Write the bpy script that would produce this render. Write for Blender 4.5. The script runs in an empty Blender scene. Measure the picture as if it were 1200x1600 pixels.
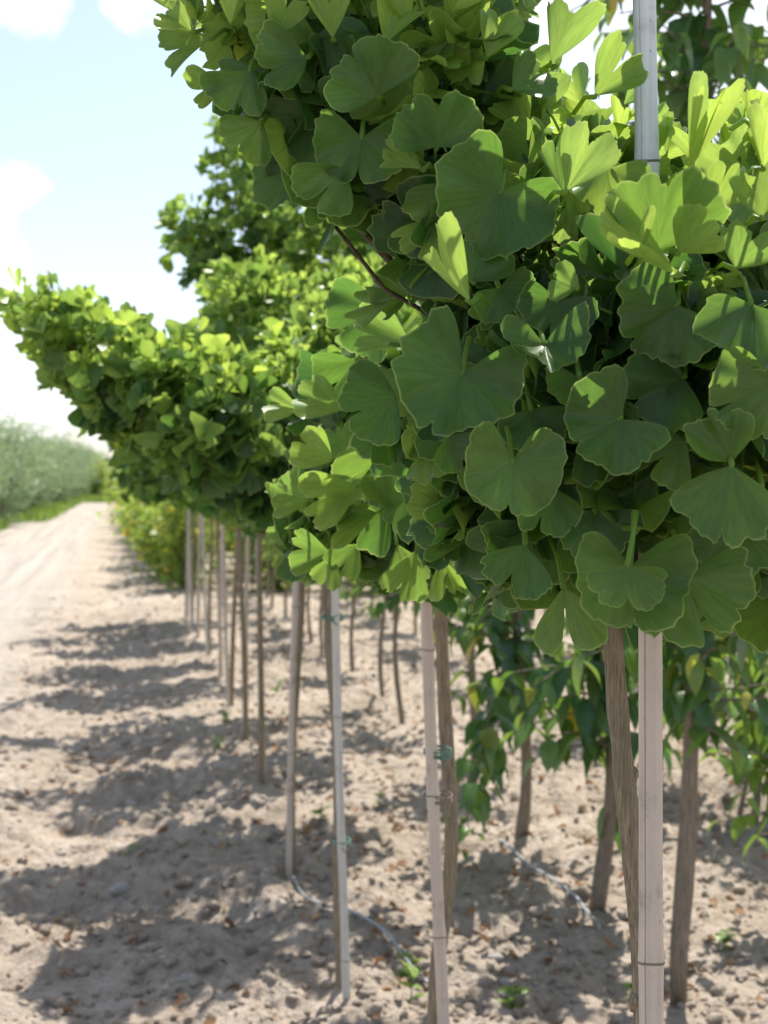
import bpy, math, random
import numpy as np
R = math.radians
random.seed(7); rng = np.random.default_rng(7)
scene = bpy.context.scene
col = scene.collection

# ------------------------------------------------------------------ camera
CH = 1.10; PITCH = math.atan(55/2222.2); FP = 2222.2
cam_d = bpy.data.cameras.new('camera'); cam = bpy.data.objects.new('camera', cam_d); col.objects.link(cam)
cam.location = (0, 0, CH); cam.rotation_euler = (R(90)-PITCH, 0, 0)
cam_d.sensor_fit = 'VERTICAL'; cam_d.sensor_height = 36; cam_d.sensor_width = 27; cam_d.lens = 50
cam_d.clip_start = 0.05; cam_d.clip_end = 2000
cam_d.dof.use_dof = True; cam_d.dof.focus_distance = 1.04; cam_d.dof.aperture_fstop = 12.5
scene.camera = cam
scene.render.resolution_x = 768; scene.render.resolution_y = 1024

# ------------------------------------------------------------------ light
SUN_AZ = R(18)     # clockwise from +Y (view direction) towards +X
SUN_EL = R(61)
sd = bpy.data.lights.new('sun', 'SUN'); sun = bpy.data.objects.new('sun', sd); col.objects.link(sun)
sd.energy = 4.6; sd.angle = R(0.53); sd.color = (1.0, 0.955, 0.88)
sun.rotation_euler = (R(90)-SUN_EL, 0, -SUN_AZ+R(180)+R(180)*0)
from mathutils import Vector, Matrix, Euler
tosun = Vector((math.sin(SUN_AZ)*math.cos(SUN_EL), math.cos(SUN_AZ)*math.cos(SUN_EL), math.sin(SUN_EL)))
sun.rotation_euler = tosun.to_track_quat('Z', 'Y').to_euler()
world = bpy.data.worlds.new('World'); scene.world = world; world.use_nodes = True
scene.view_settings.view_transform = 'Standard'; scene.view_settings.look = 'None'
scene.view_settings.exposure = 0.78; scene.view_settings.gamma = 1

def P(px, py, Y):
    """world point seen at photo pixel (1200x1600) at forward distance Y"""
    x = (px-600)/FP; y = (800-py)/FP
    c, s = math.cos(PITCH), math.sin(PITCH)
    dx, dy, dz = x, c+y*s, -s+y*c
    k = Y/dy
    return np.array([dx*k, Y, CH+dz*k])
def PG(px, py, z=0.0):
    x = (px-600)/FP; y = (800-py)/FP
    c, s = math.cos(PITCH), math.sin(PITCH)
    d = np.array([x, c+y*s, -s+y*c]); k = (z-CH)/d[2]
    return np.array([0, 0, CH])+d*k
def setup_world():
    nt = world.node_tree; N = nt.nodes; L = nt.links
    for n in list(N): N.remove(n)
    out = N.new('ShaderNodeOutputWorld'); bg = N.new('ShaderNodeBackground')
    sky = N.new('ShaderNodeTexSky'); sky.sky_type = 'NISHITA'; sky.sun_disc = False
    sky.sun_elevation = SUN_EL; sky.sun_rotation = SUN_AZ; sky.air_density = 1.0; sky.dust_density = 1.2; sky.ozone_density = 1.0
    tc = N.new('ShaderNodeTexCoord')
    nz = N.new('ShaderNodeTexNoise'); nz.inputs['Scale'].default_value = 14; nz.inputs['Detail'].default_value = 7; nz.inputs['Roughness'].default_value = .6
    L.new(tc.outputs['Generated'], nz.inputs['Vector'])
    sub = N.new('ShaderNodeVectorMath'); sub.operation = 'SUBTRACT'; sub.inputs[1].default_value = (.5, .5, .5)
    L.new(nz.outputs['Color'], sub.inputs[0])
    sc = N.new('ShaderNodeVectorMath'); sc.operation = 'SCALE'; sc.inputs['Scale'].default_value = .075
    L.new(sub.outputs[0], sc.inputs[0])
    add = N.new('ShaderNodeVectorMath'); add.operation = 'ADD'
    L.new(tc.outputs['Generated'], add.inputs[0]); L.new(sc.outputs[0], add.inputs[1])
    clouds = [(40, 300, .016, .7), (5, 325, .022, .7), (-20, 430, .045, .9), (15, 420, .02, .8), (40, -12, .035, .9), (225, -8, .02, .8), (330, 100, .02, .5),
              (800, 110, .03, .8), (1100, 40, .10, .7), (200, 490, .02, .5), (60, 610, .045, .5), (180, 630, .045, .5), (-100, 520, .05, .8), (900, -60, .07, .8),
              (430, -330, .16, .9), (1500, 100, .2, .9), (-500, 100, .12, .9), (700, 560, .12, .8), (-900, 500, .2, .8), (1900, 560, .25, .8)]
    mask = None
    for px, py, r, a in clouds:
        d = P(px, py, 1.0)-np.array([0, 0, CH]); d = d/np.linalg.norm(d)
        dist = N.new('ShaderNodeVectorMath'); dist.operation = 'DISTANCE'; dist.inputs[1].default_value = tuple(d)
        L.new(add.outputs[0], dist.inputs[0])
        mr = N.new('ShaderNodeMapRange'); mr.interpolation_type = 'SMOOTHSTEP'
        mr.inputs['From Min'].default_value = r*1.25; mr.inputs['From Max'].default_value = r*.5
        mr.inputs['To Min'].default_value = 0; mr.inputs['To Max'].default_value = a
        L.new(dist.outputs['Value'], mr.inputs['Value'])
        if mask is None: mask = mr.outputs[0]
        else:
            mx = N.new('ShaderNodeMath'); mx.operation = 'MAXIMUM'; L.new(mask, mx.inputs[0]); L.new(mr.outputs[0], mx.inputs[1]); mask = mx.outputs[0]
    # thin white veil low over the horizon
    sep = N.new('ShaderNodeSeparateXYZ'); L.new(tc.outputs['Generated'], sep.inputs[0])
    hv = N.new('ShaderNodeMapRange'); hv.interpolation_type = 'SMOOTHSTEP'
    hv.inputs['From Min'].default_value = .20; hv.inputs['From Max'].default_value = .0; hv.inputs['To Min'].default_value = .16; hv.inputs['To Max'].default_value = .35
    L.new(sep.outputs['Z'], hv.inputs['Value'])
    mx = N.new('ShaderNodeMath'); mx.operation = 'MAXIMUM'; L.new(mask, mx.inputs[0]); L.new(hv.outputs[0], mx.inputs[1])
    mix = N.new('ShaderNodeMix'); mix.data_type = 'RGBA'
    L.new(mx.outputs[0], mix.inputs['Factor']); L.new(sky.outputs[0], mix.inputs['A'])
    mix.inputs['B'].default_value = (7.6, 7.9, 8.2, 1)
    L.new(mix.outputs['Result'], bg.inputs['Color']); bg.inputs['Strength'].default_value = 0.112
    L.new(bg.outputs[0], out.inputs['Surface'])
setup_world()

# ------------------------------------------------------------------ node helpers / materials
def new_mat(name):
    m = bpy.data.materials.new(name); m.use_nodes = True
    nt = m.node_tree
    for n in list(nt.nodes): nt.nodes.remove(n)
    out = nt.nodes.new('ShaderNodeOutputMaterial')
    return m, nt.nodes, nt.links, out
def ramp(N, stops):
    r = N.new('ShaderNodeValToRGB'); e = r.color_ramp.elements
    while len(e) < len(stops): e.new(.5)
    for i, (p, c) in enumerate(stops):
        e[i].position = p; e[i].color = tuple(c)+(1,) if len(c) == 3 else c
    return r
def mixc(N, L, f, a, b, mode='MIX'):
    m = N.new('ShaderNodeMix'); m.data_type = 'RGBA'; m.blend_type = mode
    for sock, v in (('Factor', f), ('A', a), ('B', b)):
        if hasattr(v, 'links') or isinstance(v, bpy.types.NodeSocket): L.new(v, m.inputs[sock])
        elif sock == 'Factor': m.inputs[sock].default_value = v
        else: m.inputs[sock].default_value = (*v, 1)
    return m.outputs['Result']
def mth(N, L, op, a, b=None):
    m = N.new('ShaderNodeMath'); m.operation = op
    for i, v in enumerate((a, b)):
        if v is None: continue
        if isinstance(v, bpy.types.NodeSocket): L.new(v, m.inputs[i])
        else: m.inputs[i].default_value = v
    return m.outputs[0]

def leaf_material(name, up_old, up_young, under, trans_old, trans_young, tfac, rim=None, veins='fan', rough=.42, spec=.4, yellow=None):
    m, N, L, out = new_mat(name)
    uv = N.new('ShaderNodeUVMap'); uv.uv_map = 'leaf'
    at = N.new('ShaderNodeAttribute'); at.attribute_name = 'leafdata'
    sp = N.new('ShaderNodeSeparateColor'); L.new(at.outputs['Color'], sp.inputs[0])
    age, rnd = sp.outputs[0], sp.outputs[1]
    suv = N.new('ShaderNodeSeparateXYZ'); L.new(uv.outputs[0], suv.inputs[0])
    geo = N.new('ShaderNodeNewGeometry')
    top = mixc(N, L, age, up_old, up_young)
    nz = N.new('ShaderNodeTexNoise'); nz.inputs['Scale'].default_value = 26; nz.inputs['Detail'].default_value = 3
    L.new(geo.outputs['Position'], nz.inputs['Vector'])
    mot = ramp(N, [(.3, (.72, .78, .75)), (.7, (1.18, 1.12, 1.05))]); L.new(nz.outputs[0], mot.inputs[0])
    top = mixc(N, L, 1.0, top, mot.outputs[0], 'MULTIPLY')
    rv = ramp(N, [(0, (.78, .85, .98)), (1, (1.15, 1.10, .92))]); L.new(rnd, rv.inputs[0])
    top = mixc(N, L, 1.0, top, rv.outputs[0], 'MULTIPLY')
    und = mixc(N, L, age, under, up_young)
    und = mixc(N, L, 1.0, und, rv.outputs[0], 'MULTIPLY')
    base = mixc(N, L, geo.outputs['Backfacing'], top, und)
    tr = mixc(N, L, age, trans_old, trans_young)
    tr = mixc(N, L, 1.0, tr, rv.outputs[0], 'MULTIPLY')
    # veins
    cmb = N.new('ShaderNodeCombineXYZ')
    if veins == 'fan':
        L.new(mth(N, L, 'MULTIPLY', suv.outputs[0], 34.0), cmb.inputs[0]); L.new(mth(N, L, 'MULTIPLY', suv.outputs[1], 1.6), cmb.inputs[1])
    else:
        L.new(mth(N, L, 'MULTIPLY', suv.outputs[0], 3.0), cmb.inputs[0]); L.new(mth(N, L, 'MULTIPLY', suv.outputs[1], 12.0), cmb.inputs[1])
    L.new(mth(N, L, 'MULTIPLY', rnd, 40.0), cmb.inputs[2])
    vn = N.new('ShaderNodeTexNoise'); vn.inputs['Scale'].default_value = 2.2; vn.inputs['Detail'].default_value = 2
    L.new(cmb.outputs[0], vn.inputs['Vector'])
    vr = ramp(N, [(.36, (.86, .88, .87)), (.64, (1.08, 1.07, 1.05))]); L.new(vn.outputs[0], vr.inputs[0])
    base = mixc(N, L, 1.0, base, vr.outputs[0], 'MULTIPLY'); tr = mixc(N, L, 1.0, tr, vr.outputs[0], 'MULTIPLY')
    if rim:     # small brown blemishes
        n5 = N.new('ShaderNodeTexNoise'); n5.inputs['Scale'].default_value = 150; n5.inputs['Detail'].default_value = 3; L.new(geo.outputs['Position'], n5.inputs['Vector'])
        b5 = ramp(N, [(.70, (0, 0, 0)), (.75, (1, 1, 1))]); L.new(n5.outputs[0], b5.inputs[0])
        f5 = mth(N, L, 'MULTIPLY', b5.outputs[0], .55); base = mixc(N, L, f5, base, (.22, .16, .05)); tr = mixc(N, L, f5, tr, (.22, .14, .03))
    if yellow:
        yr = N.new('ShaderNodeMapRange'); yr.inputs['From Min'].default_value = .86; yr.inputs['From Max'].default_value = .95
        L.new(rnd, yr.inputs['Value'])
        base = mixc(N, L, yr.outputs[0], base, yellow); tr = mixc(N, L, yr.outputs[0], tr, yellow)
    if rim:
        rr = N.new('ShaderNodeMapRange'); rr.inputs['From Min'].default_value = .966; rr.inputs['From Max'].default_value = .995
        L.new(suv.outputs[1], rr.inputs['Value'])
        f = mth(N, L, 'MULTIPLY', rr.outputs[0], mth(N, L, 'MULTIPLY', nz.outputs[0], 1.35))
        base = mixc(N, L, f, base, rim); tr = mixc(N, L, f, tr, (.55, .62, .18))
    p = N.new('ShaderNodeBsdfPrincipled'); L.new(base, p.inputs['Base Color'])
    p.inputs['Roughness'].default_value = rough; p.inputs['Specular IOR Level'].default_value = spec
    bp = N.new('ShaderNodeBump'); bp.inputs['Strength'].default_value = .25; bp.inputs['Distance'].default_value = .001
    L.new(vn.outputs[0], bp.inputs['Height']); L.new(bp.outputs[0], p.inputs['Normal'])
    t = N.new('ShaderNodeBsdfTranslucent'); L.new(tr, t.inputs['Color'])
    mx = N.new('ShaderNodeMixShader'); mx.inputs[0].default_value = tfac
    L.new(p.outputs[0], mx.inputs[1]); L.new(t.outputs[0], mx.inputs[2]); L.new(mx.outputs[0], out.inputs['Surface'])
    return m
M = {}
M['ginkgo'] = leaf_material('ginkgo_leaf', (.021, .073, .022), (.20, .34, .06), (.046, .106, .034), (.12, .28, .035), (.62, .80, .14), .43, rim=(.24, .36, .11), rough=.38, spec=.38)
M['oval'] = leaf_material('oval_leaf', (.027, .088, .040), (.16, .29, .06), (.06, .14, .07), (.14, .35, .05), (.42, .55, .05), .32, veins='oval', rough=.33, spec=.6, yellow=(.60, .46, .05))
M['bush'] = leaf_material('bush_leaf', (.16, .30, .06), (.32, .40, .08), (.12, .2, .06), (.35, .55, .07), (.62, .70, .12), .45, veins='oval', yellow=(.62, .48, .08))
M['hedge'] = leaf_material('hedge_leaf', (.19, .28, .16), (.30, .39, .20), (.42, .48, .38), (.3, .44, .18), (.3, .42, .12), .30, veins='oval', rough=.5)
M['grass'] = leaf_material('grass_blade', (.10, .20, .04), (.25, .36, .08), (.12, .22, .05), (.25, .42, .06), (.4, .5, .1), .35, veins='oval')
M['litter'] = leaf_material('dry_leaf', (.26, .13, .07), (.42, .26, .16), (.34, .22, .15), (.3, .14, .05), (.4, .22, .1), .15, veins='oval', rough=.7, spec=.2)

def bark_material(name, dark, light, green=None, sx=70, sz=7):
    m, N, L, out = new_mat(name)
    tc = N.new('ShaderNodeTexCoord'); mp = N.new('ShaderNodeMapping'); mp.inputs['Scale'].default_value = (sx*4, sx*4, sz*3)
    L.new(tc.outputs['Object'], mp.inputs['Vector'])
    n1 = N.new('ShaderNodeTexNoise'); n1.inputs['Scale'].default_value = 1.0; n1.inputs['Detail'].default_value = 5; n1.inputs['Roughness'].default_value = .65; n1.inputs['Distortion'].default_value = .6
    L.new(mp.outputs[0], n1.inputs['Vector'])
    n2 = N.new('ShaderNodeTexNoise'); n2.inputs['Scale'].default_value = 9; n2.inputs['Detail'].default_value = 4
    L.new(tc.outputs['Object'], n2.inputs['Vector'])
    r = ramp(N, [(.32, dark), (.52, [(a+b)/2 for a, b in zip(dark, light)]), (.68, light)]); L.new(n1.outputs[0], r.inputs[0])
    c = r.outputs[0]
    g = ramp(N, [(.4, (0, 0, 0)), (.65, (1, 1, 1))]); L.new(n2.outputs[0], g.inputs[0])
    c = mixc(N, L, mth(N, L, 'MULTIPLY', g.outputs[0], .45), c, green or [v*.6 for v in light])
    p = N.new('ShaderNodeBsdfPrincipled'); L.new(c, p.inputs['Base Color']); p.inputs['Roughness'].default_value = .85; p.inputs['Specular IOR Level'].default_value = .25
    bp = N.new('ShaderNodeBump'); bp.inputs['Strength'].default_value = .9; bp.inputs['Distance'].default_value = .003
    L.new(n1.outputs[0], bp.inputs['Height']); L.new(bp.outputs[0], p.inputs['Normal'])
    L.new(p.outputs[0], out.inputs['Surface']); return m
M['bark'] = bark_material('ginkgo_bark', (.12, .09, .06), (.46, .37, .26), (.20, .19, .12), 150, 9)
M['bark_brown'] = bark_material('young_tree_bark', (.13, .10, .075), (.36, .285, .22), (.20, .18, .12), 60, 9)
M['twig'] = bark_material('twig_bark', (.05, .035, .025), (.16, .12, .08), (.08, .10, .05), 60, 8)

def bamboo_material(name, a, b, wz=None):
    m, N, L, out = new_mat(name)
    tc = N.new('ShaderNodeTexCoord'); mp = N.new('ShaderNodeMapping'); mp.inputs['Scale'].default_value = (260, 260, 5)
    L.new(tc.outputs['Object'], mp.inputs['Vector'])
    n1 = N.new('ShaderNodeTexNoise'); n1.inputs['Scale'].default_value = 1; n1.inputs['Detail'].default_value = 4; L.new(mp.outputs[0], n1.inputs['Vector'])
    n2 = N.new('ShaderNodeTexNoise'); n2.inputs['Scale'].default_value = 22; n2.inputs['Detail'].default_value = 6; n2.inputs['Roughness'].default_value = .7; L.new(tc.outputs['Object'], n2.inputs['Vector'])
    r = ramp(N, [(.3, a), (.7, b)]); L.new(n1.outputs[0], r.inputs[0])
    sm = ramp(N, [(.30, (.58, .54, .50)), (.44, (.95, .94, .92)), (.7, (1.08, 1.05, 1.0))]); L.new(n2.outputs[0], sm.inputs[0])
    c = mixc(N, L, 1.0, r.outputs[0], sm.outputs[0], 'MULTIPLY')
    if wz:      # the cane turns paler silver grey above the crown
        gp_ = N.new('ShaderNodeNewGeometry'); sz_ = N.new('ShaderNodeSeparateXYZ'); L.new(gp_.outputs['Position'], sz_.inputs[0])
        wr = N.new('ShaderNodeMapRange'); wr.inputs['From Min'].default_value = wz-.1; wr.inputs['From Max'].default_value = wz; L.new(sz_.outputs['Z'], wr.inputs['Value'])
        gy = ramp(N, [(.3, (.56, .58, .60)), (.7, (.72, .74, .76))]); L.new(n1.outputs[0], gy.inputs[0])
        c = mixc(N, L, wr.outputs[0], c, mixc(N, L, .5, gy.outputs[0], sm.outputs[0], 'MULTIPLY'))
    # small dark specks
    n3 = N.new('ShaderNodeTexNoise'); n3.inputs['Scale'].default_value = 240; n3.inputs['Detail'].default_value = 2; L.new(tc.outputs['Object'], n3.inputs['Vector'])
    s3 = ramp(N, [(.24, (1, 1, 1)), (.29, (0, 0, 0))]); L.new(n3.outputs[0], s3.inputs[0])
    c = mixc(N, L, mth(N, L, 'MULTIPLY', s3.outputs[0], .6), c, (.12, .09, .07))
    p = N.new('ShaderNodeBsdfPrincipled'); L.new(c, p.inputs['Base Color']); p.inputs['Roughness'].default_value = .5; p.inputs['Specular IOR Level'].default_value = .4
    bp = N.new('ShaderNodeBump'); bp.inputs['Strength'].default_value = .25; bp.inputs['Distance'].default_value = .001
    L.new(n1.outputs[0], bp.inputs['Height']); L.new(bp.outputs[0], p.inputs['Normal'])
    L.new(p.outputs[0], out.inputs['Surface']); return m
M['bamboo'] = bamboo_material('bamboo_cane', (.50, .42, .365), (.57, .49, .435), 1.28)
M['bamboo_grey'] = bamboo_material('weathered_cane', (.46, .44, .41), (.64, .62, .59))
def plain(name, c, rough=.6, spec=.4):
    m, N, L, out = new_mat(name)
    tc = N.new('ShaderNodeTexCoord'); n = N.new('ShaderNodeTexNoise'); n.inputs['Scale'].default_value = 60; n.inputs['Detail'].default_value = 4
    L.new(tc.outputs['Object'], n.inputs['Vector'])
    r = ramp(N, [(.3, [v*.75 for v in c]), (.7, [min(1, v*1.15) for v in c])]); L.new(n.outputs[0], r.inputs[0])
    p = N.new('ShaderNodeBsdfPrincipled'); L.new(r.outputs[0], p.inputs['Base Color']); p.inputs['Roughness'].default_value = rough; p.inputs['Specular IOR Level'].default_value = spec
    L.new(p.outputs[0], out.inputs['Surface']); return m
M['node'] = plain('cane_node', (.20, .16, .13), .8)
M['tie'] = plain('green_tie', (.10, .22, .16), .5)
M['hose'] = plain('grey_hose', (.32, .34, .35), .5, .5)
M['stone'] = plain('stone', (.34, .31, .28), .8)
M['petiole'] = plain('petiole', (.16, .26, .05), .5)

def soil_material(name, clod=False):
    m, N, L, out = new_mat(name)
    geo = N.new('ShaderNodeNewGeometry')
    def noise(s, d=6, r=.6):
        n = N.new('ShaderNodeTexNoise'); n.inputs['Scale'].default_value = s; n.inputs['Detail'].default_value = d; n.inputs['Roughness'].default_value = r
        L.new(geo.outputs['Position'], n.inputs['Vector']); return n.outputs[0]
    a, b, c3 = noise(1.3, 4), noise(14, 6, .65), noise(90, 5, .7)
    r1 = ramp(N, [(.28, (.32, .262, .20)), (.5, (.45, .38, .305)), (.72, (.555, .48, .40))]); L.new(b, r1.inputs[0])
    r2 = ramp(N, [(.3, (.78, .76, .74)), (.7, (1.12, 1.12, 1.13))]); L.new(c3, r2.inputs[0])
    c = mixc(N, L, 1.0, r1.outputs[0], r2.outputs[0], 'MULTIPLY')
    r3 = ramp(N, [(.35, (.86, .84, .82)), (.65, (1.08, 1.07, 1.08))]); L.new(a, r3.inputs[0])
    c = mixc(N, L, 1.0, c, r3.outputs[0], 'MULTIPLY')
    # the driven path is drier, paler and flatter in tone than the tilled strip
    sx = N.new('ShaderNodeSeparateXYZ'); L.new(geo.outputs['Position'], sx.inputs[0])
    off = mth(N, L, 'ADD', sx.outputs[0], mth(N, L, 'MULTIPLY', sx.outputs[1], .18))
    off = mth(N, L, 'ADD', off, mth(N, L, 'MULTIPLY', a, .7))
    pm = N.new('ShaderNodeMapRange'); pm.interpolation_type = 'SMOOTHSTEP'
    pm.inputs['From Min'].default_value = 0.05; pm.inputs['From Max'].default_value = -.75; L.new(off, pm.inputs['Value'])
    if not clod:
        pc = ramp(N, [(.3, (.40, .365, .32)), (.7, (.465, .43, .385))]); L.new(b, pc.inputs[0])
        cb = N.new('ShaderNodeCombineXYZ'); o2 = mth(N, L, 'ADD', sx.outputs[0], mth(N, L, 'MULTIPLY', sx.outputs[1], .18))
        L.new(mth(N, L, 'MULTIPLY', o2, 7.0), cb.inputs[0]); L.new(mth(N, L, 'MULTIPLY', sx.outputs[1], .25), cb.inputs[1])
        ns = N.new('ShaderNodeTexNoise'); ns.inputs['Scale'].default_value = 1.0; ns.inputs['Detail'].default_value = 4; L.new(cb.outputs[0], ns.inputs['Vector'])
        st = ramp(N, [(.35, (.80, .78, .75)), (.6, (1.04, 1.03, 1.02))]); L.new(ns.outputs[0], st.inputs[0])
        pcs = mixc(N, L, 1.0, pc.outputs[0], st.outputs[0], 'MULTIPLY')
        pc2 = mixc(N, L, .45, pcs, r2.outputs[0], 'MULTIPLY')
        c = mixc(N, L, mth(N, L, 'MULTIPLY', pm.outputs[0], .9), c, pc2)
    p = N.new('ShaderNodeBsdfPrincipled'); L.new(c, p.inputs['Base Color']); p.inputs['Roughness'].default_value = .95; p.inputs['Specular IOR Level'].default_value = .15
    vo = N.new('ShaderNodeTexVoronoi'); vo.inputs['Scale'].default_value = 75; L.new(geo.outputs['Position'], vo.inputs['Vector'])
    h = mth(N, L, 'ADD', mth(N, L, 'MULTIPLY', noise(45, 8, .75), 1.0), mth(N, L, 'MULTIPLY', vo.outputs['Distance'], -.5))
    bp = N.new('ShaderNodeBump'); bp.inputs['Strength'].default_value = .9; bp.inputs['Distance'].default_value = .014
    L.new(h, bp.inputs['Height']); L.new(bp.outputs[0], p.inputs['Normal'])
    L.new(p.outputs[0], out.inputs['Surface']); return m
M['soil'] = soil_material('soil'); M['clod'] = soil_material('soil_clod', True)

# ------------------------------------------------------------------ object helpers
def tag(o, label=None, cat=None, group=None, kind=None):
    if label: o['label'] = label
    if cat: o['category'] = cat
    if group: o['group'] = group
    if kind: o['kind'] = kind
    return o
def empty(name, loc):
    o = bpy.data.objects.new(name, None); o.location = tuple(loc); o.empty_display_size = .1; col.objects.link(o); return o
def link_mesh(name, me, parent=None, loc=(0, 0, 0)):
    o = bpy.data.objects.new(name, me); col.objects.link(o); o.location = tuple(loc)
    if parent: o.parent = parent
    return o
class MB:
    """collects geometry; build() links it as one mesh object"""
    def __init__(s): s.V = []; s.F4 = []; s.F3 = []; s.UV = []; s.D = []; s.n = 0
    def add(s, V, F4=None, F3=None, UV=None, D=None):
        V = np.asarray(V, float)
        if F4 is not None and len(F4): s.F4.append(np.asarray(F4)+s.n)
        if F3 is not None and len(F3): s.F3.append(np.asarray(F3)+s.n)
        s.V.append(V); s.UV.append(np.zeros((len(V), 2))+.5 if UV is None else UV)
        d = np.zeros((len(V), 4)); d[:] = (.3, .5, 0, 1)
        if D is not None: d[:] = D
        s.D.append(d); s.n += len(V)
    def tube(s, pts, rad, seg=8, D=None, cap=True, bump=0, seed=0):
        pts = np.asarray(pts, float); n = len(pts); rad = np.broadcast_to(np.asarray(rad, float), (n,))
        t = np.gradient(pts, axis=0); t /= np.linalg.norm(t, axis=1)[:, None]+1e-12
        ref = np.array([0.0, 1.0, 0.0]) if abs(t[:, 1]).mean() < .8 else np.array([1.0, 0, 0])
        a = np.cross(t, ref); a /= np.linalg.norm(a, axis=1)[:, None]; b = np.cross(t, a)
        th = np.linspace(0, 2*np.pi, seg, endpoint=False)
        rr = rad[:, None]*np.ones((1, seg))
        if bump:
            g = np.random.default_rng(seed); rr = rr*(1+bump*g.standard_normal((n, seg)))
        V = pts[:, None, :]+rr[..., None]*(np.cos(th)[None, :, None]*a[:, None, :]+np.sin(th)[None, :, None]*b[:, None, :])
        i = np.arange(n-1)[:, None]*seg; j = np.arange(seg)[None, :]; j2 = (j+1) % seg
        F = np.stack([i+j, i+j2, i+seg+j2, i+seg+j], -1).reshape(-1, 4)
        V = V.reshape(-1, 3); F3 = []
        if cap:
            V = np.vstack([V, pts[:1], pts[-1:]]); c0, c1 = n*seg, n*seg+1
            F3 = [(c0, (k+1) % seg, k) for k in range(seg)]+[(c1, (n-1)*seg+k, (n-1)*seg+(k+1) % seg) for k in range(seg)]
        s.add(V, F, F3, None, D)
    def mesh(s, name, mat, smooth=True, origin=(0, 0, 0)):
        V = np.vstack(s.V)-np.asarray(origin)[None]; UV = np.vstack(s.UV); D = np.vstack(s.D)
        f4 = np.vstack(s.F4) if s.F4 else np.zeros((0, 4), int); f3 = np.vstack(s.F3) if s.F3 else np.zeros((0, 3), int)
        me = bpy.data.meshes.new(name); me.vertices.add(len(V)); me.vertices.foreach_set('co', V.astype(np.float32).ravel())
        loops = np.concatenate([f4.ravel(), f3.ravel()]).astype(np.int32); me.loops.add(len(loops)); me.loops.foreach_set('vertex_index', loops)
        tot = np.concatenate([np.full(len(f4), 4), np.full(len(f3), 3)]).astype(np.int32); st = np.concatenate([[0], np.cumsum(tot)[:-1]]).astype(np.int32)
        me.polygons.add(len(tot)); me.polygons.foreach_set('loop_start', st); me.polygons.foreach_set('loop_total', tot)
        me.polygons.foreach_set('use_smooth', np.full(len(tot), smooth))
        ul = me.uv_layers.new(name='leaf'); ul.data.foreach_set('uv', UV[loops].astype(np.float32).ravel())
        ca = me.color_attributes.new('leafdata', 'FLOAT_COLOR', 'POINT'); ca.data.foreach_set('color', D.astype(np.float32).ravel())
        me.update(calc_edges=True); me.materials.append(mat); return me
    def build(s, name, mat, parent=None, smooth=True, loc=(0, 0, 0)):
        """vertices are given relative to loc"""
        return link_mesh(name, s.mesh(name, mat, smooth), parent, loc)
def nrm(v): return v/(np.linalg.norm(v, axis=-1, keepdims=True)+1e-12)

# ------------------------------------------------------------------ leaves
def fan_leaf(A, g, nt=32, nr=6, notch=.35, funnel=.25, wave=.12, fold=.0, bend=.15, lobes=True):
    """ginkgo blade, petiole at origin, blade along +Y, upper face +Z, radius 1"""
    u = np.linspace(-1, 1, nt)
    uu = np.linspace(-1, 1, 800); wt = 1+2.2*np.exp(-(uu/.09)**2)+2.6*(np.abs(uu) > .82)+2.5*(np.abs(uu) > .95)
    cw = np.cumsum(wt); cw = (cw-cw[0])/(cw[-1]-cw[0])*2-1; th = A*np.interp(u, cw, uu)
    w = g.uniform(.035, .10)
    mod = 1-notch*np.exp(-np.abs(th-g.uniform(-.08, .08))/w)
    if lobes:
        for k in range(g.integers(1, 6)):
            mod -= g.uniform(.04, .16)*np.exp(-np.abs(th-g.uniform(-.8, .8)*A)/g.uniform(.03, .09))
    mod += .040*np.sin(th*g.uniform(4, 8)+g.uniform(0, 6))+.020*np.sin(th*g.uniform(11, 18)+g.uniform(0, 6))+(.013*np.sin(th*g.uniform(26, 38)+g.uniform(0, 6)) if nt > 20 else 0)
    if nt > 20: mod += .009*g.standard_normal(nt)
    e = np.abs(th)/A
    mod *= np.sqrt(1-.93*e**(g.uniform(6, 11) if A < 1.4 else g.uniform(9, 16)))
    mod *= 1-.10*np.clip(np.abs(th)/1.8, 0, 1)
    rr = np.linspace(0, 1, nr+1)[1:]**.8
    rr = np.concatenate([[.02], rr])
    if nr >= 5: rr = np.concatenate([rr[:-1], [.965, 1.0]])
    T, Q = np.meshgrid(th, rr, indexing='ij'); r = Q*mod[:, None]
    # blade edges slightly concave near the petiole
    x = r*np.sin(T); y = r*np.cos(T)
    z = funnel*r*(.6+.4*r)+wave*(r**2)*np.sin(T*g.uniform(2.2, 3.8)+g.uniform(0, 6.28))+wave*.45*(r**3)*np.sin(T*g.uniform(7, 10)+g.uniform(0, 6.28))
    z = z+fold*np.abs(x)-bend*y*np.abs(y)
    z -= .10*g.random()*np.exp(-(T/.12)**2)*r
    z += (g.uniform(.1, .5)*np.clip((T/A-.5)/.5, 0, 1)**2+g.uniform(.1, .5)*np.clip((-T/A-.5)/.5, 0, 1)**2)*r
    V = np.stack([x, y, z], -1).reshape(-1, 3); n2 = len(rr)
    i = np.arange(nt-1)[:, None]*n2; j = np.arange(n2-1)[None, :]
    F = np.stack([i+j, i+n2+j, i+n2+j+1, i+j+1], -1).reshape(-1, 4)[:, ::-1]
    UV = np.stack([T/np.pi*.5+.5, Q], -1).reshape(-1, 2)
    return V, F, UV
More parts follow.
